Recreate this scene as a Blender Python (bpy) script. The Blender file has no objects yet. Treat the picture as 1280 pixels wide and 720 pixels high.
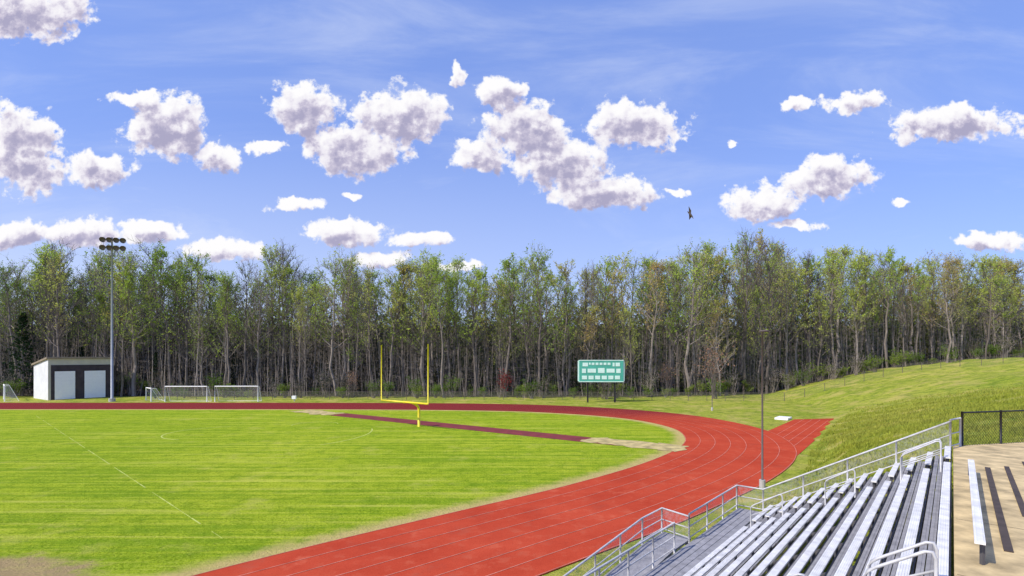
import bpy, math, random
import numpy as np
from mathutils import Vector
random.seed(7); rng=np.random.default_rng(7)
scene=bpy.context.scene
COL=scene.collection
HC=7.0
# ---------------------------------------------------------------- helpers
def st(s,t,z=0.0): return (s*.652+t*.758, s*.758-t*.652, z)
class MB:
    def __init__(s): s.v=[]; s.f=[]; s.m=[]
    def quad(s,a,b,c,d,m=0):
        n=len(s.v); s.v+=[tuple(a),tuple(b),tuple(c),tuple(d)]; s.f.append((n,n+1,n+2,n+3)); s.m.append(m)
    def tube(s,pts,rad,sides=6,m=0,cap=True):
        n0=len(s.v); k=len(pts)
        P=[Vector(p) for p in pts]
        if not hasattr(rad,'__len__'): rad=[rad]*k
        for i,p in enumerate(P):
            d=(P[min(i+1,k-1)]-P[max(i-1,0)])
            if d.length<1e-9: d=Vector((0,0,1))
            d.normalize()
            ref=Vector((0,0,1)) if abs(d.z)<.9 else Vector((1,0,0))
            a=d.cross(ref).normalized(); b=d.cross(a)
            for j in range(sides):
                an=2*math.pi*j/sides
                q=p+(a*math.cos(an)+b*math.sin(an))*rad[i]
                s.v.append((q.x,q.y,q.z))
        for i in range(k-1):
            for j in range(sides):
                j2=(j+1)%sides
                s.f.append((n0+i*sides+j,n0+i*sides+j2,n0+(i+1)*sides+j2,n0+(i+1)*sides+j)); s.m.append(m)
        if cap and sides>2:
            s.f.append(tuple(n0+j for j in range(sides))); s.m.append(m)
            s.f.append(tuple(n0+(k-1)*sides+j for j in range(sides))[::-1]); s.m.append(m)
    def beam(s,p0,p1,w,h,m=0):
        # rectangular prism along p0-p1, w sideways, h vertical-ish, centred
        p0=Vector(p0);p1=Vector(p1); d=(p1-p0).normalized()
        ref=Vector((0,0,1)) if abs(d.z)<.95 else Vector((0,1,0))
        a=d.cross(ref).normalized()*(w/2); b=a.cross(d).normalized()*(h/2)
        n=len(s.v)
        for p in (p0,p1):
            for x,y in ((-1,-1),(1,-1),(1,1),(-1,1)):
                q=p+a*x+b*y; s.v.append((q.x,q.y,q.z))
        for f in ((3,2,1,0),(4,5,6,7),(0,1,5,4),(1,2,6,5),(2,3,7,6),(3,0,4,7)):
            s.f.append(tuple(n+i for i in f)); s.m.append(m)
    def obj(s,name,mats,root=None,smooth=False,sub=None):
        me=bpy.data.meshes.new(name)
        off=Vector(root.location) if root else Vector((0,0,0))
        if sub is not None: off=Vector(sub)
        me.from_pydata([(x-off.x,y-off.y,z-off.z) for x,y,z in s.v],[],s.f)
        if not isinstance(mats,(list,tuple)): mats=[mats]
        for mt in mats: me.materials.append(mt)
        if len(mats)>1: me.polygons.foreach_set('material_index',s.m)
        if smooth: me.polygons.foreach_set('use_smooth',[True]*len(me.polygons))
        me.update()
        o=bpy.data.objects.new(name,me); COL.objects.link(o)
        if root: o.parent=root
        return o
def root(name,label,cat,loc,group=None):
    e=bpy.data.objects.new(name,None); e.location=loc; e.empty_display_size=.3
    COL.objects.link(e); e["label"]=label; e["category"]=cat
    if group: e["group"]=group
    return e
def meshq(name,V,F,mats,mi=None):
    me=bpy.data.meshes.new(name)
    V=np.asarray(V,dtype=np.float32);F=np.asarray(F,dtype=np.int32)
    me.vertices.add(len(V)); me.vertices.foreach_set('co',V.ravel())
    me.loops.add(F.size); me.loops.foreach_set('vertex_index',F.ravel())
    me.polygons.add(len(F)); me.polygons.foreach_set('loop_start',np.arange(0,F.size,4,dtype=np.int32))
    me.polygons.foreach_set('loop_total',np.full(len(F),4,dtype=np.int32))
    for m in mats: me.materials.append(m)
    if mi is not None: me.polygons.foreach_set('material_index',np.asarray(mi,dtype=np.int32))
    me.update(calc_edges=True); me.validate()
    return me
# ---------------------------------------------------------------- materials
class NT:
    def __init__(s,nt): s.nt=nt; s.N=nt.nodes; s.L=nt.links
    def n(s,t,**k):
        x=s.N.new(t)
        for a,b in k.items(): setattr(x,a,b)
        return x
    def set(s,inp,val):
        if isinstance(val,bpy.types.NodeSocket): s.L.new(val,inp)
        elif val is not None: inp.default_value=val
    def math(s,op,a,b=None,c=None,clamp=False):
        x=s.n('ShaderNodeMath',operation=op,use_clamp=clamp)
        s.set(x.inputs[0],a)
        if b is not None: s.set(x.inputs[1],b)
        if c is not None: s.set(x.inputs[2],c)
        return x.outputs[0]
    def vmath(s,op,a,b=None):
        x=s.n('ShaderNodeVectorMath',operation=op); s.set(x.inputs[0],a)
        if b is not None: s.set(x.inputs[1],b)
        return x.outputs['Value'] if op in('LENGTH','DOT_PRODUCT','DISTANCE') else x.outputs[0]
    def noise(s,vec,scale,detail=4,rough=.55,dist=0):
        x=s.n('ShaderNodeTexNoise'); s.set(x.inputs['Vector'],vec)
        x.inputs['Scale'].default_value=scale;x.inputs['Detail'].default_value=detail
        x.inputs['Roughness'].default_value=rough;x.inputs['Distortion'].default_value=dist
        return x.outputs['Fac']
    def ramp(s,fac,stops):
        x=s.n('ShaderNodeValToRGB'); s.set(x.inputs[0],fac); e=x.color_ramp.elements
        while len(e)<len(stops): e.new(.5)
        for i,(p,c) in enumerate(stops):
            e[i].position=p; e[i].color=(*c,1) if len(c)==3 else c
        return x.outputs[0]
    def mix(s,f,a,b,blend='MIX'):
        x=s.n('ShaderNodeMix',data_type='RGBA',blend_type=blend)
        s.set(x.inputs[0],f)
        s.set(x.inputs[6],(*a,1) if isinstance(a,tuple) and len(a)==3 else a)
        s.set(x.inputs[7],(*b,1) if isinstance(b,tuple) and len(b)==3 else b)
        return x.outputs[2]
    def sstep(s,v,lo,hi):
        x=s.n('ShaderNodeMapRange',interpolation_type='SMOOTHSTEP'); s.set(x.inputs[0],v)
        s.set(x.inputs[1],lo); s.set(x.inputs[2],hi)
        return x.outputs[0]
def newmat(name):
    m=bpy.data.materials.new(name); m.use_nodes=True; t=NT(m.node_tree)
    return m,t,m.node_tree.nodes['Principled BSDF']
def pos(t): return t.n('ShaderNodeNewGeometry').outputs['Position']
def plain(name,c,rough=.6,metal=0,var=.25,scale=3,bump=0):
    m,t,b=newmat(name)
    f=t.noise(pos(t),scale,5)
    lo=tuple(max(0,x*(1-var)) for x in c); hi=tuple(min(1,x*(1+var)) for x in c)
    t.L.new(t.ramp(f,[(.3,lo),(.7,hi)]),b.inputs['Base Color'])
    b.inputs['Roughness'].default_value=rough; b.inputs['Metallic'].default_value=metal
    if bump:
        bp=t.n('ShaderNodeBump'); bp.inputs['Strength'].default_value=bump
        t.L.new(t.noise(pos(t),scale*12,4),bp.inputs['Height']); t.L.new(bp.outputs[0],b.inputs['Normal'])
    return m
def leafmat(name,stops,warm=True,dark=.45):
    m=bpy.data.materials.new(name); m.use_nodes=True; t=NT(m.node_tree)
    for n in list(t.N):
        if n.type=='BSDF_PRINCIPLED': t.N.remove(n)
    out=[n for n in t.N if n.type=='OUTPUT_MATERIAL'][0]
    oi=t.n('ShaderNodeObjectInfo').outputs['Random']; p=pos(t)
    f=t.math('ADD',t.math('MULTIPLY',oi,.62),t.math('MULTIPLY',t.noise(p,.12,3),.55))
    f=t.math('SUBTRACT',f,.1)
    if warm:
        sx=t.n('ShaderNodeSeparateXYZ'); t.L.new(p,sx.inputs[0])
        f=t.math('ADD',f,t.math('MULTIPLY',sx.outputs[0],.0018))
    c=t.ramp(f,stops)
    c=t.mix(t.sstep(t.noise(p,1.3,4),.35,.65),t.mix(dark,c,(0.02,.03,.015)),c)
    d=t.n('ShaderNodeBsdfDiffuse'); t.L.new(c,d.inputs[0])
    tr=t.n('ShaderNodeBsdfTranslucent'); t.L.new(c,tr.inputs[0])
    mx=t.n('ShaderNodeMixShader'); mx.inputs[0].default_value=.45
    t.L.new(d.outputs[0],mx.inputs[1]);t.L.new(tr.outputs[0],mx.inputs[2]);t.L.new(mx.outputs[0],out.inputs[0])
    return m
def netmat(name,c,dens):
    m=bpy.data.materials.new(name); m.use_nodes=True; t=NT(m.node_tree)
    b=t.N['Principled BSDF']; b.inputs['Base Color'].default_value=(*c,1); b.inputs['Roughness'].default_value=.6
    out=[n for n in t.N if n.type=='OUTPUT_MATERIAL'][0]
    tr=t.n('ShaderNodeBsdfTransparent'); mx=t.n('ShaderNodeMixShader')
    t.set(mx.inputs[0],t.math('MULTIPLY',t.sstep(t.noise(pos(t),9,2),.2,.7),dens*1.6))
    t.L.new(tr.outputs[0],mx.inputs[1]);t.L.new(b.outputs[0],mx.inputs[2]);t.L.new(mx.outputs[0],out.inputs[0])
    return m
def grassmat(name,field):
    m,t,b=newmat(name); p=pos(t)
    n1=t.noise(p,.09,5); n2=t.noise(p,1.1,6,.7); n3=t.noise(p,9,5,.75)
    if field: cA,cB,cC=(.29,.40,.014),(.46,.52,.03),(.15,.26,.006)
    else: cA,cB,cC=(.28,.35,.028),(.46,.45,.07),(.11,.18,.018)
    c=t.ramp(n1,[(.3,cA),(.7,cB)])
    c=t.mix(t.math('MULTIPLY',t.sstep(n2,.42,.68),.65 if field else .8),c,cC)
    c=t.mix(t.math('MULTIPLY',t.sstep(n3,.48,.68),.65),c,tuple(x*.45 for x in cC))
    c=t.mix(t.math('MULTIPLY',t.sstep(n3,.5,.25),.5),c,(.66,.64,.12))
    if field:
        mp=t.n('ShaderNodeMapping'); mp.inputs['Scale'].default_value=(.045,1.5,1); mp.inputs['Rotation'].default_value=(0,0,.05); t.L.new(p,mp.inputs[0])
        s1=t.noise(mp.outputs[0],1.3,7,.7)
        c=t.mix(t.math('MULTIPLY',t.sstep(s1,.48,.58),.5),c,(.13,.26,.01))
        c=t.mix(t.math('MULTIPLY',t.sstep(s1,.46,.36),.45),c,(.64,.62,.12))
        at=t.n('ShaderNodeAttribute',attribute_name='edge').outputs['Fac']
        e=t.math('ADD',at,t.math('MULTIPLY',t.math('SUBTRACT',n2,.5),1.1))
        c=t.mix(t.sstep(e,.85,.1),c,t.mix(n3,(.34,.27,.07),(.76,.60,.24)))
        d=t.vmath('LENGTH',t.vmath('MULTIPLY',t.vmath('SUBTRACT',p,(-17.3,15.8,0)),(.26,.5,0)))
        d=t.math('ADD',d,t.math('MULTIPLY',t.math('SUBTRACT',n2,.5),1.3))
        c=t.mix(t.sstep(d,1.25,.75),c,t.mix(n3,(.26,.19,.08),(.55,.40,.20)))
        dry=t.sstep(t.noise(p,.35,6,.7),.54,.70)
        c=t.mix(t.math('MULTIPLY',dry,.4),c,(.55,.50,.12))
    else:
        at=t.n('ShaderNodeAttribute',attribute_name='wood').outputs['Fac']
        dry=t.sstep(t.noise(p,.3,7,.75),.48,.60)
        c=t.mix(t.math('MULTIPLY',dry,.6),c,(.56,.44,.14))
        dk=t.sstep(t.noise(t.vmath('ADD',p,(31,7,0)),.5,7,.75),.50,.62)
        c=t.mix(t.math('MULTIPLY',dk,.5),c,(.12,.20,.02))
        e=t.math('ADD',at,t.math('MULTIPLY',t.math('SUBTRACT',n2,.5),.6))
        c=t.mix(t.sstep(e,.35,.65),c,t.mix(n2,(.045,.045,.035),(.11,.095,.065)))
    t.L.new(c,b.inputs['Base Color']); b.inputs['Roughness'].default_value=.9
    b.inputs['Specular IOR Level'].default_value=.05
    bp=t.n('ShaderNodeBump'); bp.inputs['Strength'].default_value=.8; bp.inputs['Distance'].default_value=.12
    t.L.new(t.math('ADD',n3,n2),bp.inputs['Height']); t.L.new(bp.outputs[0],b.inputs['Normal'])
    return m
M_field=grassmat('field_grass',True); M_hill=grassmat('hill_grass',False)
def trackmat():
    m,t,b=newmat('track_rubber'); p=pos(t)
    c=t.ramp(t.noise(p,.25,6,.65),[(.3,(.44,.052,.024)),(.7,(.57,.085,.040))])
    c=t.mix(t.math('MULTIPLY',t.sstep(t.noise(p,22,5,.85),.48,.66),.45),c,(.22,.02,.012))
    c=t.mix(t.math('MULTIPLY',t.sstep(t.noise(p,1.2,5,.7),.50,.72),.45),c,(.64,.17,.09))
    c=t.mix(t.math('MULTIPLY',t.sstep(t.noise(p,.6,6,.7),.52,.7),.4),c,(.27,.026,.018))
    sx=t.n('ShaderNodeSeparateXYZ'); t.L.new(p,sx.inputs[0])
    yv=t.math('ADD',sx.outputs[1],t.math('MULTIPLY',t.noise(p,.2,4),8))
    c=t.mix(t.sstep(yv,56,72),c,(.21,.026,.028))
    t.L.new(c,b.inputs['Base Color']); b.inputs['Roughness'].default_value=.95; b.inputs['Specular IOR Level'].default_value=.03
    return m
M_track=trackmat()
M_lane=plain('lane_paint',(.58,.20,.135),.9,0,.35,2)
M_fline=plain('worn_chalk',(.50,.56,.12),.9,0,.3,2)
M_sand=plain('sand',(.50,.39,.16),.95,0,.4,1.5,.4)
M_run=plain('runway_rubber',(.20,.025,.026),.9,0,.3,1)
M_alu=plain('brushed_aluminium',(.76,.74,.71),.6,.0,.18,4)
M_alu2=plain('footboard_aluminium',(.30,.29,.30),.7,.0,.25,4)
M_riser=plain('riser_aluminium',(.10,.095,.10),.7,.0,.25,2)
M_rail=plain('galvanised_rail',(.55,.54,.54),.5,.1,.15,6)
M_conc=plain('plaza_concrete',(.56,.42,.21),.9,0,.42,2.2,.4)
M_concg=plain('grey_concrete',(.42,.40,.38),.9,0,.2,3,.3)
M_dark=plain('joint_and_shadow_dark',(.07,.05,.04),.9,0,.3,3)  # dark tone of the plaza joints and of the painted shadow strips
M_black=plain('black_coated_steel',(.02,.02,.022),.5,.2,.3,3)
M_yel=plain('yellow_paint',(.86,.68,.03),.45,0,.12,2)
M_white=plain('white_paint',(.97,.96,.92),.5,0,.02,2)
M_wall=plain('painted_block',(.60,.56,.42),.85,0,.12,.8)
M_wallw=plain('pale_siding',(.72,.72,.74),.8,0,.1,.8)
M_brown=plain('brown_siding',(.06,.045,.048),.8,0,.3,1)
M_roofm=plain('roof_metal',(.30,.24,.17),.6,.1,.15,1)
M_pole=plain('galvanised_pole',(.36,.38,.42),.6,.1,.1,1)
M_dpole=plain('weathered_pole',(.13,.10,.09),.7,.1,.2,2)
M_green=plain('scoreboard_green',(.08,.42,.31),.5,0,.12,1)
M_panel=plain('scoreboard_panel',(.68,.90,.80),.5,0,.08,2)
M_net=netmat('goal_net',(.8,.8,.82),.12)
M_mesh=netmat('chain_link',(.45,.45,.5),.14)
M_meshfar=netmat('chain_link_far',(.26,.26,.16),.15)
def barkmat():
    m,t,b=newmat('bark'); p=pos(t); oi=t.n('ShaderNodeObjectInfo').outputs['Random']
    f=t.math('ADD',t.math('MULTIPLY',t.noise(p,.9,5),.6),t.math('MULTIPLY',oi,.4))
    c=t.ramp(f,[(.2,(.075,.062,.055)),(.5,(.19,.155,.135)),(.85,(.40,.34,.30))])
    t.L.new(c,b.inputs['Base Color']); b.inputs['Roughness'].default_value=.9; return m
M_bark=barkmat()
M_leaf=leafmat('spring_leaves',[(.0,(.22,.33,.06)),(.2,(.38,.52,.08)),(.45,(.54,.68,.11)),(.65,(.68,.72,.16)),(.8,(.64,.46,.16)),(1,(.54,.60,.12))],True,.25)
M_ever=leafmat('evergreen_needles',[(.0,(.02,.045,.025)),(.5,(.035,.07,.03)),(1,(.05,.09,.03))],False)
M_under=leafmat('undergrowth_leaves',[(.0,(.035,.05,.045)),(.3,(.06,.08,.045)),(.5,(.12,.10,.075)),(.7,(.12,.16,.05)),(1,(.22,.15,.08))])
M_shrub=leafmat('shrub_leaves',[(.0,(.09,.18,.02)),(.5,(.22,.34,.05)),(1,(.40,.46,.08))],False)
M_redbud=leafmat('red_blossom',[(.0,(.34,.035,.04)),(1,(.42,.06,.05))],False)
M_rust=leafmat('bronze_buds',[(.0,(.50,.27,.18)),(1,(.58,.35,.24))],False)
# ---------------------------------------------------------------- track curve
def catmull(P,n=14):
    out=[]; P=[P[0]]+P+[P[-1]]
    for i in range(1,len(P)-2):
        p0,p1,p2,p3=[np.array(P[j][:2]) for j in (i-1,i,i+1,i+2)]
        for k in range(n):
            u=k/n
            out.append(.5*((2*p1)+(-p0+p2)*u+(2*p0-5*p1+4*p2-p3)*u*u+(-p0+3*p1-3*p2+p3)*u**3))
    out.append(np.array(P[-2][:2])); return np.array(out)
IN=catmull([st(-60,-19.5),st(-40,-19.5),st(-20,-19.2),st(-5,-18.8),(-10,16.4),(-2.8,22.7),(2.55,27.2),(8.2,32.9),(12.6,38.8),(14.9,44.2),(15.4,50.2),(12.8,56.8),(5.9,62.2),(-4.1,65.4),(-25,66.9),(-67,67),(-120,67),(-170,67)])
for _ in range(6): IN[1:-1]=(IN[:-2]+2*IN[1:-1]+IN[2:])/4
T=np.gradient(IN,axis=0); T/=np.linalg.norm(T,axis=1)[:,None]
NR=np.stack([T[:,1],-T[:,0]],1)
yy=IN[:,1]; W=7.3+np.clip((yy-30)/35,0,1)*2.0
OUT=IN+NR*W[:,None]
# ---------------------------------------------------------------- terrain
def ybase(x): return np.interp(x,[-150,-60,20,60,110,160],[92,89,88,99,106,110])
def height(x,y):
    x=np.asarray(x,float);y=np.asarray(y,float)
    s=.652*x+.758*y; t=.758*x-.652*y
    toe=np.interp(s,[22,24.5,45,67,80,100,127,200],[-5.3,-7.4,-8.2,-10,-14,-25,-33,-45])
    sl=np.interp(s,[0,22,30,60,110],[.50,.50,.50,.33,.245])
    cap=np.interp(s,[22,27,55,80],[3.0,3.7,6.2,7.2])
    h=np.maximum(0,sl*(t-toe))
    z=cap*(1-np.exp(-(h/cap)**1.6))**(1/1.6)
    z=z*(1+.03*np.sin(x*.31+y*.17)+.015*np.sin(x*1.1-y*.6))
    u=np.clip((y-ybase(x)-22)/75,0,1)
    z=z+(18-z)*u*u*(3-2*u)          # wooded rise behind the field
    return z
def near_curve(x,y):
    d=np.full(x.shape,1e9)
    for i in range(0,len(IN),2):
        d=np.minimum(d,(x-IN[i,0])**2+(y-IN[i,1])**2)
    return np.sqrt(d)
xs=np.concatenate([[-3000,-1200,-600,-350,-230,-180],np.arange(-150,150.1,1.0),[180,230,350,600,1200,3000]])
ys=np.concatenate([[-3000,-1000,-300,-120,-60],np.arange(-35,135.1,1.0),[145,155,165,175,190,210,240,350,700,1400,3000]])
X,Y=np.meshgrid(xs,ys); Z=height(X,Y)
D=near_curve(X,Y); k=np.clip((D-9.2)/2.0,0,1); Z=Z*(k*k*(3-2*k))
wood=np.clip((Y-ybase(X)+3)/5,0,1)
ny,nx=X.shape
idx=np.arange(nx*ny).reshape(ny,nx)
F=np.stack([idx[:-1,:-1],idx[:-1,1:],idx[1:,1:],idx[1:,:-1]],-1).reshape(-1,4)
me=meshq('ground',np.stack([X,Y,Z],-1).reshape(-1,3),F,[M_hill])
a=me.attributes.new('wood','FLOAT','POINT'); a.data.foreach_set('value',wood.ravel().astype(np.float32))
me.polygons.foreach_set('use_smooth',[True]*len(me.polygons))
o=bpy.data.objects.new('ground',me); COL.objects.link(o); o["kind"]="structure"
def gz(x,y): return float(height(x,y))
def structure(o): o["kind"]="structure"; return o
# track
def strip(A,B,z,name,mat):
    mb=MB(); n=len(A)
    mb.v=[(p[0],p[1],z) for p in A]+[(p[0],p[1],z) for p in B]
    mb.f=[(i,n+i,n+i+1,i+1) for i in range(n-1)]; mb.m=[0]*(n-1)
    return structure(mb.obj(name,mat))
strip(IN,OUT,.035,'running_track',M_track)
mb=MB(); c=[st(33,-12),st(33,-7.9),st(50,-8.7),st(67,-10),st(63,-13.2),st(50,-13)]
mb.v=[(p[0],p[1],.025) for p in c]; mb.f=[tuple(range(6))]; mb.m=[0]; structure(mb.obj('track_chute',M_track))
mb=MB()
for i in range(0,8):
    fr=(i+.02)/7.05
    C=IN+NR*(W*min(fr,.992))[:,None]; C2=C+NR*.036
    n=len(mb.v); L=len(C)
    mb.v+=[(p[0],p[1],.045) for p in C]+[(p[0],p[1],.045) for p in C2]
    mb.f+=[(n+j,n+L+j,n+L+j+1,n+j+1) for j in range(L-1)]; mb.m+=[0]*(L-1)
for j in range(1,5):
    a=Vector(st(44,-12.3+j*.75,.032)); b=Vector(st(64.5,-13.2+j*.75,.032))
    w=Vector((.758,-.652,0))*.02
    mb.quad(a-w,a+w,b+w,b-w)
structure(mb.obj('lane_marking',M_lane))
# infield
mb=MB(); n=len(IN); IN2=IN-NR*1.6
ins=[(p[0],p[1],.03) for p in IN]; ins2=[(p[0],p[1],.03) for p in IN2]
mb.v=ins+ins2; mb.f=[(i,i+1,n+i+1,n+i) for i in range(n-1)]; mb.f.append(tuple(range(n,2*n)))
mb.m=[0]*len(mb.f); o=structure(mb.obj('playing_field',M_field))
a=o.data.attributes.new('edge','FLOAT','POINT'); a.data.foreach_set('value',[0.0]*n+[1.0]*n)
def patch(pts,z,name,mat,jit=0):
    mb=MB(); P=[]
    k=len(pts)
    for i in range(k):
        a=np.array(pts[i]);b=np.array(pts[(i+1)%k]); m=max(1,int(np.linalg.norm(b-a)/.5)) if jit else 1
        for j in range(m): P.append(a+(b-a)*j/m+rng.normal(0,jit,2) if jit else a)
    mb.v=[(p[0],p[1],z) for p in P]; mb.f=[tuple(range(len(P)))]; mb.m=[0]
    return structure(mb.obj(name,mat))
def rect(c,d,l,w):
    c=np.array(c);d=np.array(d)/np.linalg.norm(d);e=np.array([-d[1],d[0]])
    return [c-d*l/2-e*w/2,c+d*l/2-e*w/2,c+d*l/2+e*w/2,c-d*l/2+e*w/2]
dj=(30.6,-21)
patch(rect((-6,51),dj,36,2.5),.045,'jump_runway',M_run)
patch(rect((9.6,40.6),dj,8,2.7),.055,'sand_pit',M_sand,.22)
patch(rect((-24,63.2),dj,7,2.8),.055,'sand_pit',M_sand,.22)
# field chalk
mb=MB()
def line(a,b,w=.1,z=.038):
    a=Vector((*a,z));b=Vector((*b,z)); d=(b-a).normalized(); e=Vector((-d.y,d.x,0))*w/2
    mb.quad(a-e,b-e,b+e,a+e)
A0=np.array((-55.5,59.7));B0=np.array((-11,19.5))
for i in range(48):
    if i%7==4: continue
    line(tuple(A0+(B0-A0)*i/48),tuple(A0+(B0-A0)*(i+.93)/48),.04+.02*math.sin(i*1.7))
def arc(c,r,a0,a1,w=.08):
    pts=[(c[0]+r*math.cos(math.radians(a0+(a1-a0)*i/20)),c[1]+r*math.sin(math.radians(a0+(a1-a0)*i/20))) for i in range(21)]
    for p,q in zip(pts,pts[1:]): line(p,q,w)
arc((-22,46),9.1,-40,20,.11); arc((-27,46.5),4,100,260,.11); arc((-20,52),2.2,20,200)
structure(mb.obj('field_marking',M_fline))
# mat at chute end
mb=MB(); mb.beam(st(61.6,-14.2,.12),st(63.6,-14.2,.12),1.3,.2)
o=mb.obj('landing_mat',M_white); o["label"]="small flat white mat lying by the track end"; o["category"]="mat"
# ---------------------------------------------------------------- goal post
def goalpost():
    r=root('football_goalpost','yellow gooseneck football goalpost standing on the grass','goalpost',(-9.4,50.3,.03))
    a=Vector((-13,51,2.6));b=Vector((-7.7,47,2.6)); mid=(a+b)/2; base=Vector((-9.2,50.6,.03))
    m=MB(); m.tube([a,b],.085,8); m.obj('crossbar',M_yel,r,True)
    for p,h in((a,8.1),(b,8.1)):
        m=MB(); m.tube([p,(p.x,p.y,h)],.06,8); m.obj('upright',M_yel,r,True)
    m=MB(); pts=[base]
    for i in range(9):
        u=i/8*math.pi/2
        q=Vector((base.x,base.y,0))+(mid-Vector((base.x,base.y,2.6)))*(1-math.cos(u))
        pts.append((q.x,q.y,1.7+.9*math.sin(u)))
    m.tube(pts,.13,10); m.obj('gooseneck_post',M_yel,r,True)
goalpost()
# ---------------------------------------------------------------- shed
def shed():
    A=Vector((-73.4,81,0)); C=Vector((-79.5,85.1,0)); B=Vector((-68.3,87.8,0))
    r=root('storage_shed','beige equipment shed with two white roll-up doors and a dark front','shed',tuple(A))
    up=Vector((0,0,1)); hf=6.55; hb=5.4
    ed=(B-A).normalized(); out=(A-C).normalized(); Dv=B+(C-A)
    m=MB(); # walls
    m.quad(C,A,A+up*hf,C+up*hb,0); m.quad(B,Dv,Dv+up*hb,B+up*hf,0); m.quad(Dv,C,C+up*hb,Dv+up*hb,0); m.quad(A,B,B+up*hf,A+up*hf,1)
    m.obj('wall',[M_wallw,M_wall],r)
    m=MB(); L=(B-A).length
    def P(fx,z,o=.0): return A+ed*(L*fx)+up*z+out*o
    def slab(mb,f0,f1,z0,z1,o0,o1,mi=0):
        c=[P(f0,z0,o0),P(f1,z0,o0),P(f1,z1,o0),P(f0,z1,o0),P(f0,z0,o1),P(f1,z0,o1),P(f1,z1,o1),P(f0,z1,o1)]
        n=len(mb.v); mb.v+=[tuple(x) for x in c]
        for f in((4,5,6,7),(0,4,7,3),(5,1,2,6),(7,6,2,3),(0,1,5,4)): mb.f.append(tuple(n+i for i in f)); mb.m.append(mi)
    slab(m,.04,.96,.02,5.55,.0,.06); m.obj('front_cladding',M_brown,r)
    for f0,f1 in((.09,.39),(.53,.86)):
        m=MB(); zz=.05
        while zz<4.55: slab(m,f0,f1,zz,zz+.496,.06,.14); zz+=.5
        o=m.obj('door',M_white,r)
        mf=MB(); slab(mf,f0-.012,f0,0.05,4.65,.06,.15); slab(mf,f1,f1+.012,.05,4.65,.06,.15); slab(mf,f0-.012,f1+.012,4.65,4.8,.06,.15)
        mf.obj('door_frame',M_brown,r)
    m=MB(); e=.25
    a=A+out*e-ed*e+up*(hf+.03); b=B+out*e+ed*e+up*(hf+.03); c=Dv-out*e+ed*e+up*(hb+.03); d=C-out*e-ed*e+up*(hb+.03)
    m.v=[tuple(x) for x in (a,b,c,d)]+[tuple(x+up*.28) for x in (a,b,c,d)]
    m.f=[(4,5,6,7),(3,2,1,0),(0,1,5,4),(1,2,6,5),(2,3,7,6),(3,0,4,7)]; m.m=[0]*6; m.obj('roof',M_roofm,r)
shed()
# ---------------------------------------------------------------- stadium light
def stadium_light():
    x,y=-61.4,78.6
    r=root('stadium_light','tall grey floodlight mast with two rows of lamps','light pole',(x,y,0))
    m=MB(); m.tube([(x,y,0),(x,y,12),(x,y,25.2)],[.20,.16,.11],10); m.obj('mast',M_pole,r,True)
    m=MB(); m.tube([(x,y,0),(x,y,.5)],.45,12); m.obj('base',M_concg,r)
    dr=Vector((.96,.28,0)); nrm=Vector((.28,-.96,0))
    for z in(24.9,23.7):
        c0=Vector((x+.35,y,z))
        m=MB(); m.beam(c0-dr*1.5,c0+dr*1.5,.12,.12); m.obj('crossarm',M_pole,r)
        for i in range(4):
            c=c0+dr*(-1.32+.88*i)+nrm*.1
            m=MB(); ax=(nrm+Vector((0,0,-.5))).normalized()
            m.tube([c,c+ax*.25,c+ax*.55],[.14,.36,.43],10); m.obj('floodlight',M_dpole,r,True)
stadium_light()
# ---------------------------------------------------------------- soccer goals
def soccer_goal(x0,y0,x1,y1,h,dep,lab,tilt=0):
    a=Vector((x0,y0,0));b=Vector((x1,y1,0)); d=(b-a).normalized(); bk=Vector((-d.y,d.x,0))*dep
    if bk.y<0: bk=-bk
    r=root('soccer_goal',lab,'goal',tuple((a+b)/2),'soccer goals beside the track')
    u=Vector((0,0,h))
    m=MB(); m.tube([a,a+u,b+u,b],.08,8); m.obj('goal_frame',M_white,r)
    m=MB()
    for p in(a,b): m.tube([p+u,p+u+bk*.35,p+bk,p],.03,6)
    m.tube([a+bk,b+bk],.03,6); m.obj('rear_frame',M_white,r)
    m=MB(); 
    for p in(a,b): m.quad(p,p+bk,p+u+bk*.35,p+u)
    m.quad(a+bk,b+bk,b+u+bk*.35,a+u+bk*.35); m.quad(a+u,b+u,b+u+bk*.35,a+u+bk*.35)
    m.obj('net',M_net,r)
soccer_goal(-53.0,78.2,-46.6,78.2,2.35,1.2,'white full-size soccer goal with net behind the track')
soccer_goal(-45.5,78.4,-39.0,78.6,2.35,1.2,'white full-size soccer goal with net behind the track')
soccer_goal(-55.4,78.6,-57.9,81.0,2.0,1.8,'white soccer goal turned sideways beside the shed')
soccer_goal(-77.9,78.6,-82.4,83.0,2.4,1.6,'white soccer goal turned sideways with sloping net')
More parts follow.
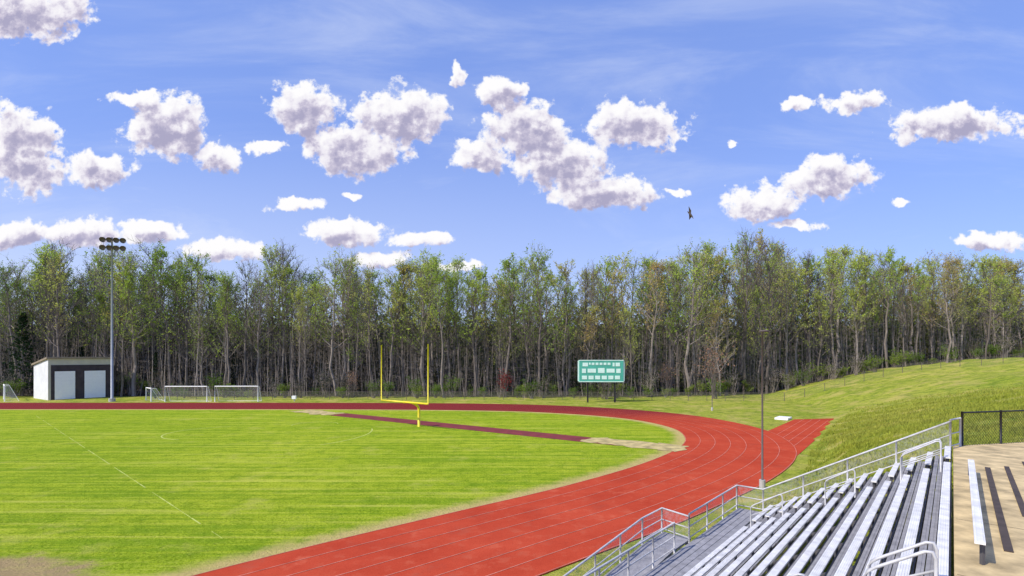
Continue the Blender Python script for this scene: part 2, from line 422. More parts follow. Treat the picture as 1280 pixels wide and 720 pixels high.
# ---------------------------------------------------------------- scoreboard
def scoreboard():
    y=77.0; x0=10.1; x1=16.7; zb=3.15; zt=6.35
    r=root('scoreboard','mint green football scoreboard with pale score panels on two posts','scoreboard',((x0+x1)/2,y,0))
    m=MB(); m.beam((x0,y,(zb+zt)/2),(x1,y,(zb+zt)/2),.3,zt-zb); m.obj('board',M_green,r)
    for fx in(.2,.82):
        xx=x0+(x1-x0)*fx; m=MB(); m.beam((xx,y+.25,-.1),(xx,y+.25,zt-.2),.22,.22); m.obj('post',M_black,r)
    def pan(a,b,c,d,name='score_panel',mat=M_panel):
        m=MB(); m.beam((x0+a,y-.165,zb+(c+d)/2),(x0+b,y-.165,zb+(c+d)/2),.04,d-c); m.obj(name,mat,r)
    pan(.5,1.3,2.3,2.85); pan(1.45,1.7,2.55,2.85)
    for i in range(5): pan(1.85+i*.6,1.85+i*.6+.42,2.5,2.85)
    pan(5.0,5.3,2.3,2.85); pan(5.45,6.1,2.3,2.85)
    pan(.4,1.0,1.3,1.95); pan(1.25,2.5,1.35,1.95); pan(2.8,3.8,1.3,2.05); pan(4.1,5.3,1.35,1.95); pan(5.55,6.2,1.3,1.95)
    for i in range(6): pan(.4+i*.99,.4+i*.99+.75,.35,.9)
    m=MB()
    for zz in(zb,zt): m.beam((x0-.06,y-.01,zz),(x1+.06,y-.01,zz),.36,.12)
    for xx in(x0-.03,x1+.03): m.beam((xx,y-.01,zb+.06),(xx,y-.01,zt-.06),.36,.07)
    m.obj('frame',M_panel,r)
scoreboard()
# ---------------------------------------------------------------- poles
def flagpole(x,y,top,rad,label,name='light_pole',head=True):
    z=0 if near_curve(np.array([x]),np.array([y]))[0]<9.5 else gz(x,y)
    r=root(name,label,'pole',(x,y,z))
    m=MB(); m.tube([(x,y,z),(x,y,top)],[rad,rad*.6],8); m.obj('shaft',M_dpole,r,True)
    m=MB(); m.tube([(x,y,z-.1),(x,y,z+.45)],rad*2.6,10); m.obj('base',M_concg,r)
    if head:
        m=MB(); m.tube([(x-.15,y,top),(x+.22,y,top+.03),(x+.35,y,top)],[.05,.07,.04],8); m.obj('speaker_head',M_dpole,r)
flagpole(13.25,27.1,8.3,.06,'slim dark pole on a pale concrete footing beside the bleachers')
flagpole(25.6,65.5,8,.05,'slim pole at the foot of the grassy bank')
# ---------------------------------------------------------------- utility box
r=root('utility_box','small white utility cabinet on a stub behind the track','utility box',(-34,79.2,0))
m=MB(); m.beam((-34,79.2,.6),(-33.4,79.2,.6),.4,.5); m.obj('cabinet',M_white,r)
m=MB(); m.beam((-33.65,79.2,0),(-33.65,79.2,.35),.15,.15); m.obj('stub',M_concg,r)
# ---------------------------------------------------------------- bird
r=root('bird','dark bird with raised wings flying in the open sky','bird',(19.6,56.3,22.6))
m=MB(); m.tube([(19.3,56.3,22.9),(19.45,56.3,22.75),(19.6,56.3,22.6),(19.8,56.3,22.35),(19.95,56.3,22.1)],[.03,.09,.12,.08,.02],8); m.obj('body',M_dpole,r,True)
for sgn in(-1,1):
    m=MB(); b=Vector((19.55,56.3,22.6)); 
    tip=b+Vector((-.25 if sgn<0 else .05,sgn*.35,.75 if sgn<0 else -.5)); mid=(b+tip)/2+Vector((.1,0,0))
    m.quad(b+Vector((-.1,0,0.02)),mid+Vector((-.14,0,.03)),mid+Vector((.12,0,-.03)),b+Vector((.12,0,-.1)))
    m.quad(mid+Vector((-.14,0,.03)),tip,tip+Vector((.03,0,-.02)),mid+Vector((.12,0,-.03))); m.obj('wing',M_dpole,r)
# ---------------------------------------------------------------- far fence
def fence(path,h,name,label,mats,post_r,step,top_r,drop=0,group=None):
    P=[np.array(p[:2],float) for p in path]
    pts=[]
    for a,b in zip(P,P[1:]):
        L=np.linalg.norm(b-a); k=max(1,int(round(L/step)))
        for i in range(k): pts.append(a+(b-a)*i/k)
    pts.append(P[-1])
    pts=[(p[0],p[1],gz(p[0],p[1]) if near_curve(np.array([p[0]]),np.array([p[1]]))[0]>10.5 else 0) for p in pts]
    r=root(name,label,'fence',pts[0],group)
    for p in pts:
        m=MB(); m.tube([(p[0],p[1],p[2]-.1),(p[0],p[1],p[2]+h)],post_r,6); m.obj('post',mats[0],r)
    m=MB(); m.tube([(p[0],p[1],p[2]+h) for p in pts],top_r,5); m.obj('top_rail',mats[0],r)
    m=MB()
    for a,b in zip(pts,pts[1:]): m.quad(a,b,(b[0],b[1],b[2]+h),(a[0],a[1],a[2]+h))
    m.obj('chain_link',mats[1],r)
    return r
fence([(-110,81.5),(-82,80.8)],1.3,'chain_link_fence','low chain link fence behind the running track',[M_dpole,M_meshfar],.035,4,.02)
fence([(-57,82.5),(-20,82),(8,81.5),(22,80.5),(36,79.5),(52,80),(70,80),(95,78)],1.3,'chain_link_fence','low chain link fence following the woods up the bank',[M_dpole,M_meshfar],.035,3,.02)
# ---------------------------------------------------------------- bleachers
S1=21.9; S0=1.0; NROW=13; RUN=5.7/NROW; RISE=3.17/NROW; SL=3.17/5.7
def bleachers():
    r=root('bleachers','aluminium grandstand bleachers with bench rows and handrails','bleachers',st(12,-5.7,0))
    aisles=[(7.6,8.7),(18.6,19.5)]
    secs=[]; a=S0
    for x,y in aisles: secs.append((a,x)); a=y
    secs.append((a,S1))
    for i in range(NROW):
        t0=-5.7+i*RUN; z=.8+i*RISE
        m=MB()
        for tc in (t0+.06,t0+.17):
            m.beam(st(S0,tc,z-.025),st(S1,tc,z-.025),.095,.05)
            m.beam(st(S0,tc,z+.004),st(S1,tc,z+.004),.016,.007)
            m.obj('footboard',M_alu2,r); m=MB()
        m=MB(); m.beam(st(S0,t0+RUN-.03,z+RISE/2-.02),st(S1,t0+RUN-.03,z+RISE/2-.02),.03,RISE-.07); m.obj('riser',M_riser,r)
        for (x,y) in secs:
            m=MB(); tc=t0+.325; zs=z+.32
            m.beam(st(x,tc,zs),st(y,tc,zs),.145,.04)
            for q in(-.048,-.016,.016,.048): m.beam(st(x,tc+q,zs+.023),st(y,tc+q,zs+.023),.011,.006)
            m.obj('seat',M_alu,r)
            k=max(2,int((y-x)/1.8))
            for j in range(k+1):
                s=x+.12+(y-x-.24)*j/k
                if s>11.5:
                    m=MB(); m.beam(st(s,tc,z-.02),st(s,tc,zs-.022),.05,.06); m.obj('seat_bracket',M_riser,r)
    # understructure stringers
    m=MB(); s=S0+.1
    while s<S1+.01:
        m.beam(st(s,-5.7,.62),st(s,-.1,3.7),.08,.14)
        for t in(-5.6,-3.8,-2,-.2):
            m.beam(st(s,t,0),st(s,t,.6+(t+5.7)*.55),.08,.08)
        s+=2.07
    m.obj('understructure',M_riser,r)
    # aisle loop rails
    for ai,(x,y) in enumerate(aisles):
        s=(x+y)/2
        for ta,ln in ((( -5.2,.7),(-3.75,.7),(-2.3,.7),(-.85,.7)) if ai==0 else ((-5.35,1.0),(-3.1,.8),(-1.15,.9))):
            tb=ta+ln
            za=.8+(ta+5.7)*SL; zb=.8+(tb+5.7)*SL; hh=.78
            for q in ((s,) if (ai==1 and ta<-2) else (s-.2,s+.2)):
                m=MB()
                m.tube([st(q,ta,za-.1),st(q,ta,za+hh-.1),st(q,ta+.03,za+hh-.03),st(q,ta+.1,za+hh+.03),st(q,tb-.1,zb+hh-.03),st(q,tb-.03,zb+hh-.02),st(q,tb,zb+hh-.1),st(q,tb,zb-.1)],.021,8)
                m.tube([st(q,ta,za+.42),st(q,tb,zb+.42)],.017,8)
                m.obj('aisle_handrail',M_rail,r,True)
    # front walkway
    m=MB(); m.beam(st(S0,-6.2,.755),st(S1,-6.2,.755),.9,.05); 
    for k in range(4): m.beam(st(S0,-6.52+k*.22,.79),st(S1,-6.52+k*.22,.79),.2,.02)
    m.obj('walkway_deck',M_alu2,r)
    def railing(pts,h=.9,nm='guardrail',step=1.5,mesh=True):
        P=[Vector(p) for p in pts]; Q=[P[0]]
        for a,b in zip(P,P[1:]):
            k=max(1,int(round((b-a).length/step)))
            Q+=[a+(b-a)*i/k for i in range(1,k+1)]
        m=MB()
        for q in Q: m.tube([q-Vector((0,0,.15)),q+Vector((0,0,h))],.03,8)
        for hh,rr in((h,.03),(h*.52,.02),(.1,.02)): m.tube([q+Vector((0,0,hh)) for q in Q],rr,8)
        m.obj(nm,M_rail,r,True)
        if mesh:
            m=MB()
            for a,b in zip(Q,Q[1:]): m.quad(a+Vector((0,0,.1)),b+Vector((0,0,.1)),b+Vector((0,0,h)),a+Vector((0,0,h)))
            m.obj('guardrail_mesh',M_mesh,r)
    railing([st(16.9,-6.7,.8),st(S1,-6.7,.8)])
    railing([st(2,-6.7,.8),st(15.7,-6.7,.8)])
    railing([st(S1+.03,-6.7,.8),st(S1+.03,-5.7,.8),st(S1+.03,-.05,3.97)])
    railing([st(S1+.03,-.05,3.97),st(S1+.9,.2,3.97)],.95,mesh=False)
    # ramp
    m=MB(); m.beam(st(15.7,-7.25,.76),st(17.2,-7.25,.76),1.0,.07); m.beam(st(15.68,-7.25,.76),st(8,-7.25,.02),1.0,.07); m.obj('ramp',M_alu2,r)
    railing([st(16.9,-6.7,.8),st(17.2,-7.8,.8),st(15.7,-7.8,.8),st(8.3,-7.8,.05)],.82)
    m=MB()
    for s in(12,13.8,15.7,17.1):
        for t in(-6.85,-7.75): m.beam(st(s,t,0),st(s,t,.72 if s>15 else .35),.08,.08)
    m.obj('ramp_leg',M_riser,r)
    # long bench standing on the plaza edge
    rb=root('bench','long narrow aluminium bench standing on the concrete','bench',st(13.5,.36,3.97))
    m=MB(); m.beam(st(9.9,.30,4.33),st(17.6,.36,4.33),.12,.04)
    for q in(-.035,.035): m.beam(st(9.9,.30+q,4.353),st(17.6,.36+q,4.353),.012,.006)
    m.obj('seat',M_alu,rb)
    for s in(10.1,11.9,13.8,15.6,17.4):
        m=MB(); m.beam(st(s,.33,3.97),st(s,.33,4.309),.04,.05); m.obj('leg',M_riser,rb)
bleachers()
# plaza slab
mb=MB(); c=[(0,.02),(S1+.9,.02),(25.5,1.95),(31,6),(31,14),(-6,14),(-6,.02)]
k=len(c); mb.v=[st(s,t,3.97) for s,t in c]+[st(s,t,3.2) for s,t in c]
mb.f=[tuple(range(k))]+[(i,k+i,k+(i+1)%k,(i+1)%k) for i in range(k)]; mb.m=[0]*len(mb.f)
structure(mb.obj('concrete_plaza',M_conc))
mb=MB()
for s in np.arange(3,24,3.2): mb.quad(st(s,.05,3.974),st(s,5,3.974),st(s+.012,5,3.974),st(s+.012,.05,3.974))
structure(mb.obj('expansion_joint',M_dark))
for (s0,t0,s1,t1,wd) in((11.0,.66,18.9,.72,.11),(13.6,1.05,19.4,1.12,.10),(16.3,1.5,20.6,1.55,.10)):  # thin dark strips stand in for shadows cast by unseen objects
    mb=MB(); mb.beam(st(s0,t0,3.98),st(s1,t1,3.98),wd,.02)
    o=mb.obj('shadow_strip',M_dark); o["label"]="narrow dark strip painted as a cast shadow on the concrete"; o["category"]="mat"; o["group"]="painted shadow strips on the concrete"
# near black fence
def blackfence():
    a=Vector(st(23.0,.25,3.97)); b=Vector(st(27.2,3.3,3.97))
    r=root('chain_link_fence','black chain link fence at the edge of the concrete','fence',tuple(a))
    L=(b-a).length; d=(b-a)/L; h=1.12
    for i in range(4):
        m=MB(); p=a+d*L*i/3; m.tube([p,p+Vector((0,0,h+.04))],.035,8); m.obj('post',M_black,r,True)
    m=MB(); m.tube([a+Vector((0,0,h)),b+Vector((0,0,h))],.028,8); m.obj('top_rail',M_black,r)
    m=MB(); n=int(L/.11)
    for i in range(-10,n):
        for sg in(0,1):
            u0=i*.11; u1=u0+h
            z0,z1=(0,h) if sg==0 else (h,0)
            if u0<0: z0+=(z1-z0)*(-u0)/h; u0=0
            if u1>L: z1=z0+(z1-z0)*(L-u0)/(u1-u0); u1=L
            m.tube([a+d*u0+Vector((0,0,z0)),a+d*u1+Vector((0,0,z1))],.005,3,cap=False)
    m.obj('wire_mesh',M_black,r)
blackfence()
# ---------------------------------------------------------------- trees
def rv(): 
    v=Vector((random.gauss(0,1),random.gauss(0,1),random.gauss(0,1))); return v.normalized()
def leaf(mb,p,sz,m=0):
    a=rv(); b=a.cross(rv()).normalized()
    a*=sz*random.uniform(.6,1.2)/2; b*=sz*random.uniform(.5,1)/2
    mb.quad(p-a-b*.3,p+a*.2-b,p+a+b*.3,p-a*.2+b,m)
def tree(H,bare,width,dens,nprim,seed,lsz=.23,sub=6,tw=4):
    random.seed(seed); T=MB(); C=MB()
    pts=[];rad=[]; x=y=0
    for i in range(10):
        f=i/9; pts.append(Vector((x,y,H*f*.97))); rad.append(.20*(1-f)**.8+.02)
        x+=random.gauss(0,.2); y+=random.gauss(0,.2)
    T.tube(pts,rad,6,cap=False)
    def at(f):
        k=min(8,int(f*9)); u=f*9-k; return pts[k].lerp(pts[k+1],u)
    az=random.random()*6
    for i in range(nprim):
        f=bare+(.985-bare)*(i+random.random())/nprim
        az+=2.4+random.gauss(0,.4)
        g=(f-bare)/(1-bare)
        L=width*(1-.50*g**1.6)*random.uniform(.55,1.25)
        el=math.radians(random.uniform(28,58)+14*g)
        d=Vector((math.cos(az)*math.cos(el),math.sin(az)*math.cos(el),math.sin(el)))
        p=at(min(f,.93)); br=[p]; r0=.07*(1-g*.6)+.015
        bd=dens*random.choice((.3,.8,1.2,1.7))*(.7+.6*g)
        for k in range(3):
            d=(d+Vector((0,0,.16))+rv()*.16).normalized(); p=p+d*L/3; br.append(p)
        T.tube(br,[r0,r0*.7,r0*.45,.02],4,cap=False)
        for j in range(sub):
            u=.25+.75*(j+random.random()*.6)/sub; k=min(2,int(u*3)); q=br[k].lerp(br[k+1],min(1,u*3-k))
            d2=(d+rv()*.8+Vector((0,0,.25))).normalized(); L2=L*random.uniform(.25,.5)
            q2=q+d2*L2*.5; q3=q2+(d2+rv()*.3+Vector((0,0,.2))).normalized()*L2*.5
            T.tube([q,q2,q3],[.026,.02,.01],3,cap=False)
            for w in range(tw):
                b=q.lerp(q3,random.uniform(.3,1)); d3=(d2+rv()*.9+Vector((0,0,.3))).normalized(); e=b+d3*random.uniform(.5,1.3)
                T.tube([b,e],[.014,.005],3,cap=False)
                n=bd*random.uniform(.1,1.9)
                for l in range(int(n)+(random.random()<n%1)):
                    c=b.lerp(e,random.uniform(.2,1.15))+rv()*random.uniform(0,.3); leaf(C,c,lsz*random.uniform(.6,1.3))
    for i in range(10):
        p=at(random.uniform(.12,bare+.05)); a=random.random()*6.3; d=Vector((math.cos(a),math.sin(a),random.uniform(-.1,.6))).normalized()
        q=p+d*random.uniform(.8,2.4); T.tube([p,q],[.025,.01],3,cap=False)
        for w in range(3): T.tube([p.lerp(q,.5+.2*w),q+rv()*.7],[.014,.005],3,cap=False)
    return T,C
def tomesh(mb,name,mat):
    me=bpy.data.meshes.new(name); me.from_pydata(mb.v,[],mb.f); me.materials.append(mat); me.update(); return me
specs=[(24,.36,4.4,3.4,26),(24,.46,4.0,3.0,24),(24,.28,5.2,3.4,28),(24,.45,4.8,.6,28),(24,.52,3.6,3.8,22),(24,.34,4.8,1.7,28),(24,.42,4.0,4.2,24),(24,.36,5.0,.25,30),(24,.40,4.0,3.0,26),(24,.24,4.4,2.6,32)]
protos=[];raw=[]
for i,(H,b,w,d,npm) in enumerate(specs):
    T_,C_=tree(H,b,w,d,npm,100+i); raw.append((T_,C_))
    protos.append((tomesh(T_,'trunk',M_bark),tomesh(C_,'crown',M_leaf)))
sky_x=[0,60,120,200,250,300,360,420,480,560,640,700,760,830,880,940,1000,1040,1100,1170,1230,1280]
sky_y=[335,314,318,311,337,341,308,330,331,325,320,320,330,326,316,298,318,313,320,318,317,324]
def treeheight(x,y,z):
    px=640+640*x/y; ty=np.interp(px,sky_x,sky_y)
    return (7+(445-ty)/640*y-z)
random.seed(11)
def place(px_,py_,k,H,name,label,cat,group):
    z=gz(px_,py_); r=root(name,label,cat,(px_,py_,z-.1),group)
    sc=H/24.0; w=sc*random.uniform(.8,1.3)
    r.scale=(w,w,sc); r.rotation_euler=(random.gauss(0,.025),random.gauss(0,.025),random.random()*6.28)
    for nm,me in zip(('trunk','crown'),protos[k]):
        o=bpy.data.objects.new(nm,me); COL.objects.link(o); o.parent=r
labs=['tall slender deciduous tree with fresh spring leaves at the wood edge','tall thin tree with sparse yellow-green foliage','broad tall tree with pale green spring crown','nearly bare tall tree with fine grey branches']
leafk=[0,1,2,4,6,8,9,5]; barek=[3,7,5]
cnt=0
for row,(dy,sp) in enumerate(((0,3.1),(6,3.1),(13,3.2))):
    x=-118+row*1.1
    while x<122:
        xx=x+random.gauss(0,1.1); yv=float(ybase(xx))+dy+random.gauss(0,1.8)
        pl=.42 if xx<-30 else .16
        k=random.choice(barek) if random.random()<pl else random.choice(leafk)
        z=gz(xx,yv); u=random.random()
        H=treeheight(xx,yv,z)*(random.uniform(.62,.85) if u<.3 else random.uniform(.86,.98) if u<.72 else random.uniform(.98,1.06))
        place(xx,yv,k,H,'deciduous_tree',labs[3] if k in barek else labs[k%3],'tree','deciduous trees along the wood edge'); cnt+=1
        x+=sp
print('trees',cnt)
# evergreen
def conifer(seed,H=12):
    random.seed(seed); T=MB();C=MB(); T.tube([(0,0,0),(0,0,H)],[.2,.02],6,cap=False)
    for i in range(80):
        f=.08+.9*i/80; L=(1-f)*H*.24*random.uniform(.6,1.2)+.25; a=i*2.4
        d=Vector((math.cos(a),math.sin(a),-.1+.3*f)); p=Vector((0,0,H*f)); T.tube([p,p+d*L],[.03,.01],3,cap=False)
        for l in range(20):
            u=random.random()**.7; leaf(C,p+d*L*u+rv()*.32*(1.2-u),.32)
    return tomesh(T,'trunk',M_bark),tomesh(C,'crown',M_ever)
con=[conifer(5),conifer(6)]
for (x,y,H,i) in((-86,90,15,0),(-91,95,13,1),(-80,95,9,0),(-95,93,11,1),(40,95,6,0),(52,100,6,1),(-66,95,8,1),(-52,96,8,0),(-30,95,8,1)):
    z=gz(x,y); r=root('evergreen_tree','dark green conical evergreen at the wood edge','tree',(x,y,z-.1),'evergreens along the wood edge'); s=H/12; r.scale=(s,s,s)
    for nm,me in zip(('trunk','crown'),con[i]):
        o=bpy.data.objects.new(nm,me); COL.objects.link(o); o.parent=r
# shrubs / small understory trees
def shrubproto(seed,H,wd,n,mat):
    random.seed(seed); T=MB();C=MB()
    for i in range(14):
        a=random.random()*6.3; p=Vector((random.gauss(0,.15),random.gauss(0,.15),0)); q=p+Vector((math.cos(a)*wd*random.uniform(.1,.5),math.sin(a)*wd*random.uniform(.1,.5),H*random.uniform(.55,1)))
        m=p.lerp(q,.5)+rv()*.2; T.tube([p,m,q],[.05,.03,.01],3,cap=False)
        for j in range(7):
            b=m.lerp(q,random.random()); e=b+(rv()+Vector((0,0,.4))).normalized()*random.uniform(.4,1.1)*H/4; T.tube([b,e],[.018,.006],3,cap=False)
            for l in range(n): leaf(C,b.lerp(e,random.uniform(.2,1.2))+rv()*.3*H/4,.2*random.uniform(.6,1.3))
    return tomesh(T,'trunk',M_bark),tomesh(C,'crown',mat)
shr=[shrubproto(21,3,3,9,M_shrub),shrubproto(22,4,3.2,7,M_shrub),shrubproto(23,5,3.5,3,M_under),shrubproto(24,3.5,3.2,10,M_shrub)]
red=shrubproto(25,4.5,3,6,M_redbud); rust=shrubproto(26,7,4.5,5,M_rust)
random.seed(31)
def putshrub(x,y,pr,s,lab,name='shrub',grp='shrubs along the wood edge'):
    z=gz(x,y); r=root(name,lab,'bush' if name=='shrub' else 'tree',(x,y,z-.05),grp); r.scale=(s*random.uniform(.9,1.4),s,s*random.uniform(.8,1.1)); r.rotation_euler=(0,0,random.random()*6)
    for nm,me in zip(('trunk','crown'),pr):
        o=bpy.data.objects.new('stem' if (nm=='trunk' and name=='shrub') else nm,me); COL.objects.link(o); o.parent=r
for i in range(110):
    x=-112+2.1*i+random.gauss(0,.8); y=float(ybase(x))-2.2+random.gauss(0,1.2)
    if -84<x<-63 and y<91: y=93
    k=random.randrange(4); putshrub(x,y,shr[k],random.uniform(.45,1.0)*(1.2 if k==2 else 1),'leafy green shrub at the edge of the wood' if k!=2 else 'sparse brownish shrub at the edge of the wood')
for x,y,pr,s,l in((-1.3,86.5,red,1.0,'small flowering tree with deep red blossom'),(33.2,84,rust,1.35,'small budding tree with bronze twigs'),(28,92,rust,.9,'small budding tree with bronze twigs'),(-27,87,rust,.7,'small budding tree with bronze twigs')):
    z=gz(x,y); r=root('flowering_tree',l,'tree',(x,y,z-.05)); r.scale=(s,s,s)
    for nm,me in zip(('trunk','crown'),pr):
        o=bpy.data.objects.new(nm,me); COL.objects.link(o); o.parent=r
# background wood mass
Vs=[];Fs=[];Ms=[];off=0
bm=[]
for T_,C_ in [raw[i] for i in (0,2,3,5,8,9)]:
    v=np.array(T_.v+C_.v); f=np.array(T_.f+[tuple(i+len(T_.v) for i in q) for q in C_.f]); mi=np.array([0]*len(T_.f)+[1]*len(C_.f)); bm.append((v,f,mi))
for i in range(130):
    x=rng.uniform(-145,145); y=float(ybase(x))+19+rng.uniform(0,30)
    v,f,mi=bm[rng.integers(0,6)]
    z=float(height(x,y)); H=treeheight(x,y,z)*rng.uniform(.6,.9); s=H/24; a=rng.uniform(0,6.28)
    w=s*1.3
    vv=np.stack([(v[:,0]*math.cos(a)-v[:,1]*math.sin(a))*w+x,(v[:,0]*math.sin(a)+v[:,1]*math.cos(a))*w+y,v[:,2]*s+z],1)
    Vs.append(vv);Fs.append(f+off);Ms.append(mi);off+=len(v)
me=meshq('background_wood',np.concatenate(Vs),np.concatenate(Fs),[M_bark,M_leaf],np.concatenate(Ms))
o=bpy.data.objects.new('background_wood',me); COL.objects.link(o); o["kind"]="stuff"; o["label"]="distant mass of spring woodland behind the edge trees"; o["category"]="wood"
# undergrowth
N=190000
x=rng.uniform(-170,170,N); dy=rng.uniform(3,60,N); y=ybase(x)+dy
hh=rng.beta(1.1,2.2,N)*(5+11*np.clip(dy/30,0,1)); z=height(x,y)+hh
cl=np.sin(x*.9+y*.3)+np.sin(x*.37-y*.8+hh*.9); keep=cl+rng.normal(0,.8,N)>-.6
x,y,z=x[keep],y[keep],z[keep]; N=len(x)
a=rng.normal(size=(N,3)); a/=np.linalg.norm(a,axis=1)[:,None]; b=np.cross(a,rng.normal(size=(N,3))); b/=np.linalg.norm(b,axis=1)[:,None]
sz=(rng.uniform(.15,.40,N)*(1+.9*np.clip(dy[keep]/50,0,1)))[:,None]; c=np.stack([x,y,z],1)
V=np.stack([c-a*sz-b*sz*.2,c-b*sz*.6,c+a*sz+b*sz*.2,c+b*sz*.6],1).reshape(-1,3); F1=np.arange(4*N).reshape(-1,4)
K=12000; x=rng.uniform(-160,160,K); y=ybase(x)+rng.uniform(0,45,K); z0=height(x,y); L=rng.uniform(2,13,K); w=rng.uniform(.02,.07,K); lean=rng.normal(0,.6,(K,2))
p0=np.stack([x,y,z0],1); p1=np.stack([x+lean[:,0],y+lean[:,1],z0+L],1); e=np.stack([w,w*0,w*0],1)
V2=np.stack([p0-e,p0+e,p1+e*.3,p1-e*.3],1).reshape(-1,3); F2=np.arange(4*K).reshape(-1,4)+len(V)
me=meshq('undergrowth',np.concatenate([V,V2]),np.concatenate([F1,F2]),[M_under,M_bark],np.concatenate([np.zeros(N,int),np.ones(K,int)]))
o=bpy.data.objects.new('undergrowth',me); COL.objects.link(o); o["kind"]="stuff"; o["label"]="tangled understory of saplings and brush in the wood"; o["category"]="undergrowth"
# grass tufts on the bank
N=90000
s=22.6+rng.beta(1,1.6,N)*50; t=rng.uniform(-9,9,N); x=.652*s+.758*t; y=.758*s-.652*t
z=height(x,y); nc=near_curve(x,y); ok=(nc>8.6)&(z>.12)&~((s<31)&(t>.1+(s-22.8)*.72-.4)&(s>22.5))
k_=np.clip((nc-9.2)/2.0,0,1); z=z*(k_*k_*(3-2*k_))
cl=np.sin(x*2.1)+np.sin(y*1.7+x)+rng.normal(0,1,N); ok&=cl>-.3
x,y,z=x[ok],y[ok],z[ok]; N=len(x); an=rng.uniform(0,6.28,N); h=rng.uniform(.06,.22,N); w=h*.25
e=np.stack([np.cos(an)*w,np.sin(an)*w,w*0],1); c=np.stack([x,y,z-.02],1); tp=c+np.stack([rng.normal(0,.05,N),rng.normal(0,.05,N),h],1)
V=np.stack([c-e,c+e,tp+e*.3,tp-e*.3],1).reshape(-1,3)
M_tuft=leafmat('grass_blades',[(0,(.20,.30,.03)),(.5,(.42,.46,.06)),(1,(.60,.52,.14))],False,.3)
me=meshq('grass',V,np.arange(4*N).reshape(-1,4),[M_tuft]); o=bpy.data.objects.new('grass',me); COL.objects.link(o); o["kind"]="stuff"; o["label"]="rough uneven grass growing on the bank"; o["category"]="grass"
# ---------------------------------------------------------------- world
EL=math.radians(42); AZ=math.radians(-122)
w=bpy.data.worlds.new('World'); scene.world=w; w.use_nodes=True; t=NT(w.node_tree); t.N.clear()
out=t.n('ShaderNodeOutputWorld')
sky=t.n('ShaderNodeTexSky',sky_type='NISHITA'); sky.sun_disc=False; sky.sun_elevation=EL; sky.sun_rotation=AZ
sky.air_density=1.0; sky.dust_density=.6; sky.ozone_density=2.0
skc=t.mix(1.0,sky.outputs[0],(1.08,1.10,1.35),'MULTIPLY')
skc=t.mix(.6,skc,(1.9,3.0,7.2))
bg=t.n('ShaderNodeBackground'); t.L.new(skc,bg.inputs[0]); bg.inputs[1].default_value=.14
d=t.n('ShaderNodeTexCoord').outputs['Generated']
sp=t.n('ShaderNodeSeparateXYZ'); t.L.new(d,sp.inputs[0])
yc=t.math('MAXIMUM',sp.outputs[1],.05)
u=t.math('MULTIPLY',t.math('DIVIDE',sp.outputs[0],yc),6.4); v=t.math('MULTIPLY',t.math('DIVIDE',sp.outputs[2],yc),6.4)
cb=t.n('ShaderNodeCombineXYZ'); t.L.new(u,cb.inputs[0]); t.L.new(v,cb.inputs[1]); P=cb.outputs[0]
nz=t.n('ShaderNodeTexNoise'); t.L.new(P,nz.inputs['Vector']); nz.inputs['Scale'].default_value=2.6; nz.inputs['Detail'].default_value=4; nz.inputs['Roughness'].default_value=.55
warp=t.vmath('MULTIPLY',t.vmath('SUBTRACT',nz.outputs['Color'],(.5,.5,.5)),(.45,.32,0))
EL_=[(35,8,82,42),(30,188,58,54),(122,214,46,26),(205,160,56,42),(274,198,36,18),(165,120,38,9),
(380,136,42,36),(445,186,70,36),(500,146,62,38),(625,114,34,18),(602,196,42,20),(655,165,60,42),(700,204,62,36),(752,242,72,22),(795,156,62,36),
(1065,127,44,16),(1190,156,88,26),(1035,222,58,30),(950,255,56,24),(990,282,36,8),
(372,256,38,9),(430,290,62,16),(526,298,44,11),(20,292,40,18),(95,293,54,18),(195,290,46,15),(282,312,54,15),(1232,303,50,12),(1125,252,16,6),(918,180,8,6),(335,184,24,9),(440,246,17,6),(572,100,10,18),(475,322,42,12),(570,330,36,8),(850,240,16,5),(1000,126,22,9)]
def field(Q):
    M=None; Pw=t.vmath('ADD',Q,warp)
    for (cx,cy,rx,ry) in EL_:
        c=((cx-640)/100,(445-cy)/100,0)
        q=t.vmath('LENGTH',t.vmath('MULTIPLY',t.vmath('SUBTRACT',Pw,c),(100/rx,100/ry,0)))
        M=q if M is None else t.math('MINIMUM',M,q)
    return t.math('MAXIMUM',t.math('SUBTRACT',1,M),-.8)
def dens(Q,det=9):
    nA=t.noise(Q,2.1,det,.6,.1); nB=t.noise(Q,6.5,6,.6,.1)
    n=t.math('ADD',t.math('MULTIPLY',t.math('SUBTRACT',nA,.5),1.6),t.math('MULTIPLY',t.math('SUBTRACT',nB,.5),1.25))
    return t.math('ADD',t.math('ADD',field(Q),.04),n)
D0=dens(P); D1=dens(t.vmath('ADD',P,(-.05,.14,0)),3)
al=t.sstep(D0,-.02,.28)
front=t.sstep(sp.outputs[1],.05,.1)
al=t.math('MULTIPLY',al,front)
sh=t.sstep(D1,-.05,.75)
nC=t.noise(P,3.6,6,.6); nD=t.noise(t.vmath('ADD',P,(-.05,.09,0)),3.6,6,.6)
rel=t.math('ADD',.78,t.math('MULTIPLY',t.math('SUBTRACT',nD,nC),3.2),clamp=True)
sh=t.math('MULTIPLY',sh,rel,clamp=True)
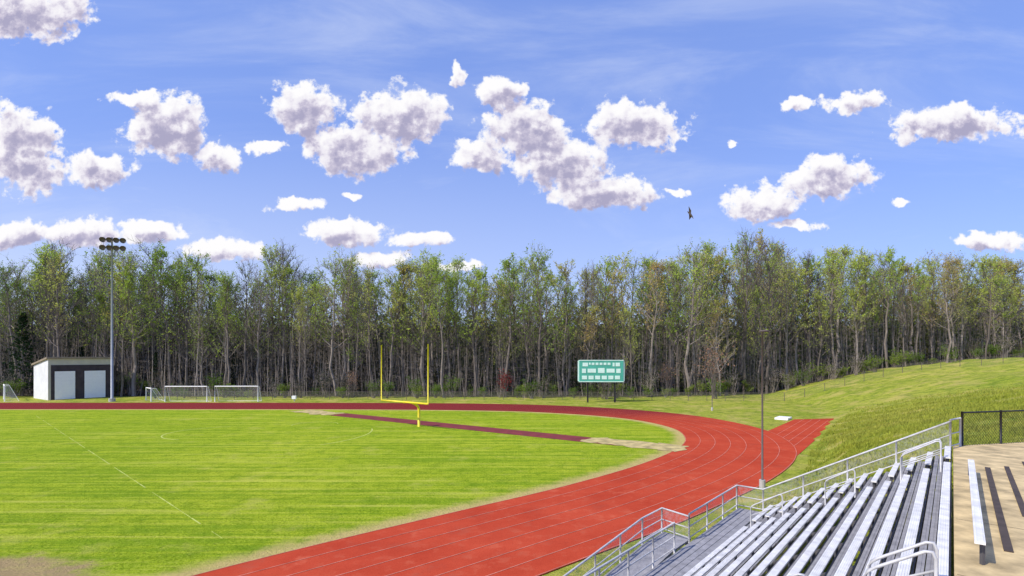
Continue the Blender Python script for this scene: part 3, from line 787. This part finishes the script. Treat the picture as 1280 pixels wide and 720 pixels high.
cc=t.ramp(sh,[(0,(1.0,.99,1.0)),(.30,(.86,.83,.91)),(.6,(.62,.58,.72)),(1,(.42,.40,.57))])
cbg=t.n('ShaderNodeBackground'); t.L.new(cc,cbg.inputs[0]); cbg.inputs[1].default_value=1.0
st2=t.n('ShaderNodeMapping'); st2.inputs['Scale'].default_value=(.25,1.0,1); st2.inputs['Rotation'].default_value=(0,0,.35); t.L.new(P,st2.inputs[0])
ci=t.math('MULTIPLY',t.sstep(t.noise(st2.outputs[0],.9,8,.62,.6),.42,.78),.38)
hz=t.math('MULTIPLY',t.sstep(v,3.2,0.3),t.math('ADD',.36,t.math('MULTIPLY',u,-.04)))
ci=t.math('MULTIPLY',t.math('MAXIMUM',t.math('ADD',ci,t.math('MULTIPLY',hz,.6)),hz),front,clamp=True)
hbg=t.n('ShaderNodeBackground'); hbg.inputs[0].default_value=(.76,.83,1.0,1)
m1=t.n('ShaderNodeMixShader'); t.L.new(ci,m1.inputs[0]); t.L.new(bg.outputs[0],m1.inputs[1]); t.L.new(hbg.outputs[0],m1.inputs[2])
ms=t.n('ShaderNodeMixShader'); t.L.new(al,ms.inputs[0]); t.L.new(m1.outputs[0],ms.inputs[1]); t.L.new(cbg.outputs[0],ms.inputs[2]); t.L.new(ms.outputs[0],out.inputs[0])
w.cycles.sampling_method='MANUAL'; w.cycles.sample_map_resolution=512
# sun
S=Vector((math.sin(AZ)*math.cos(EL),math.cos(AZ)*math.cos(EL),math.sin(EL)))
ld=bpy.data.lights.new('sun','SUN'); ld.energy=4.5; ld.angle=math.radians(.5); ld.color=(1,.94,.82)
lo=bpy.data.objects.new('sun',ld); lo.rotation_euler=S.to_track_quat('Z','Y').to_euler(); COL.objects.link(lo)
# camera
cd=bpy.data.cameras.new('camera'); cd.lens=18; cd.sensor_width=36; cd.shift_y=85/1280; cd.clip_end=6000
co=bpy.data.objects.new('camera',cd); co.location=(0,0,HC); co.rotation_euler=(math.radians(90),0,0); COL.objects.link(co)
scene.camera=co
scene.view_settings.view_transform='Standard'; scene.view_settings.look='None'; scene.view_settings.exposure=0
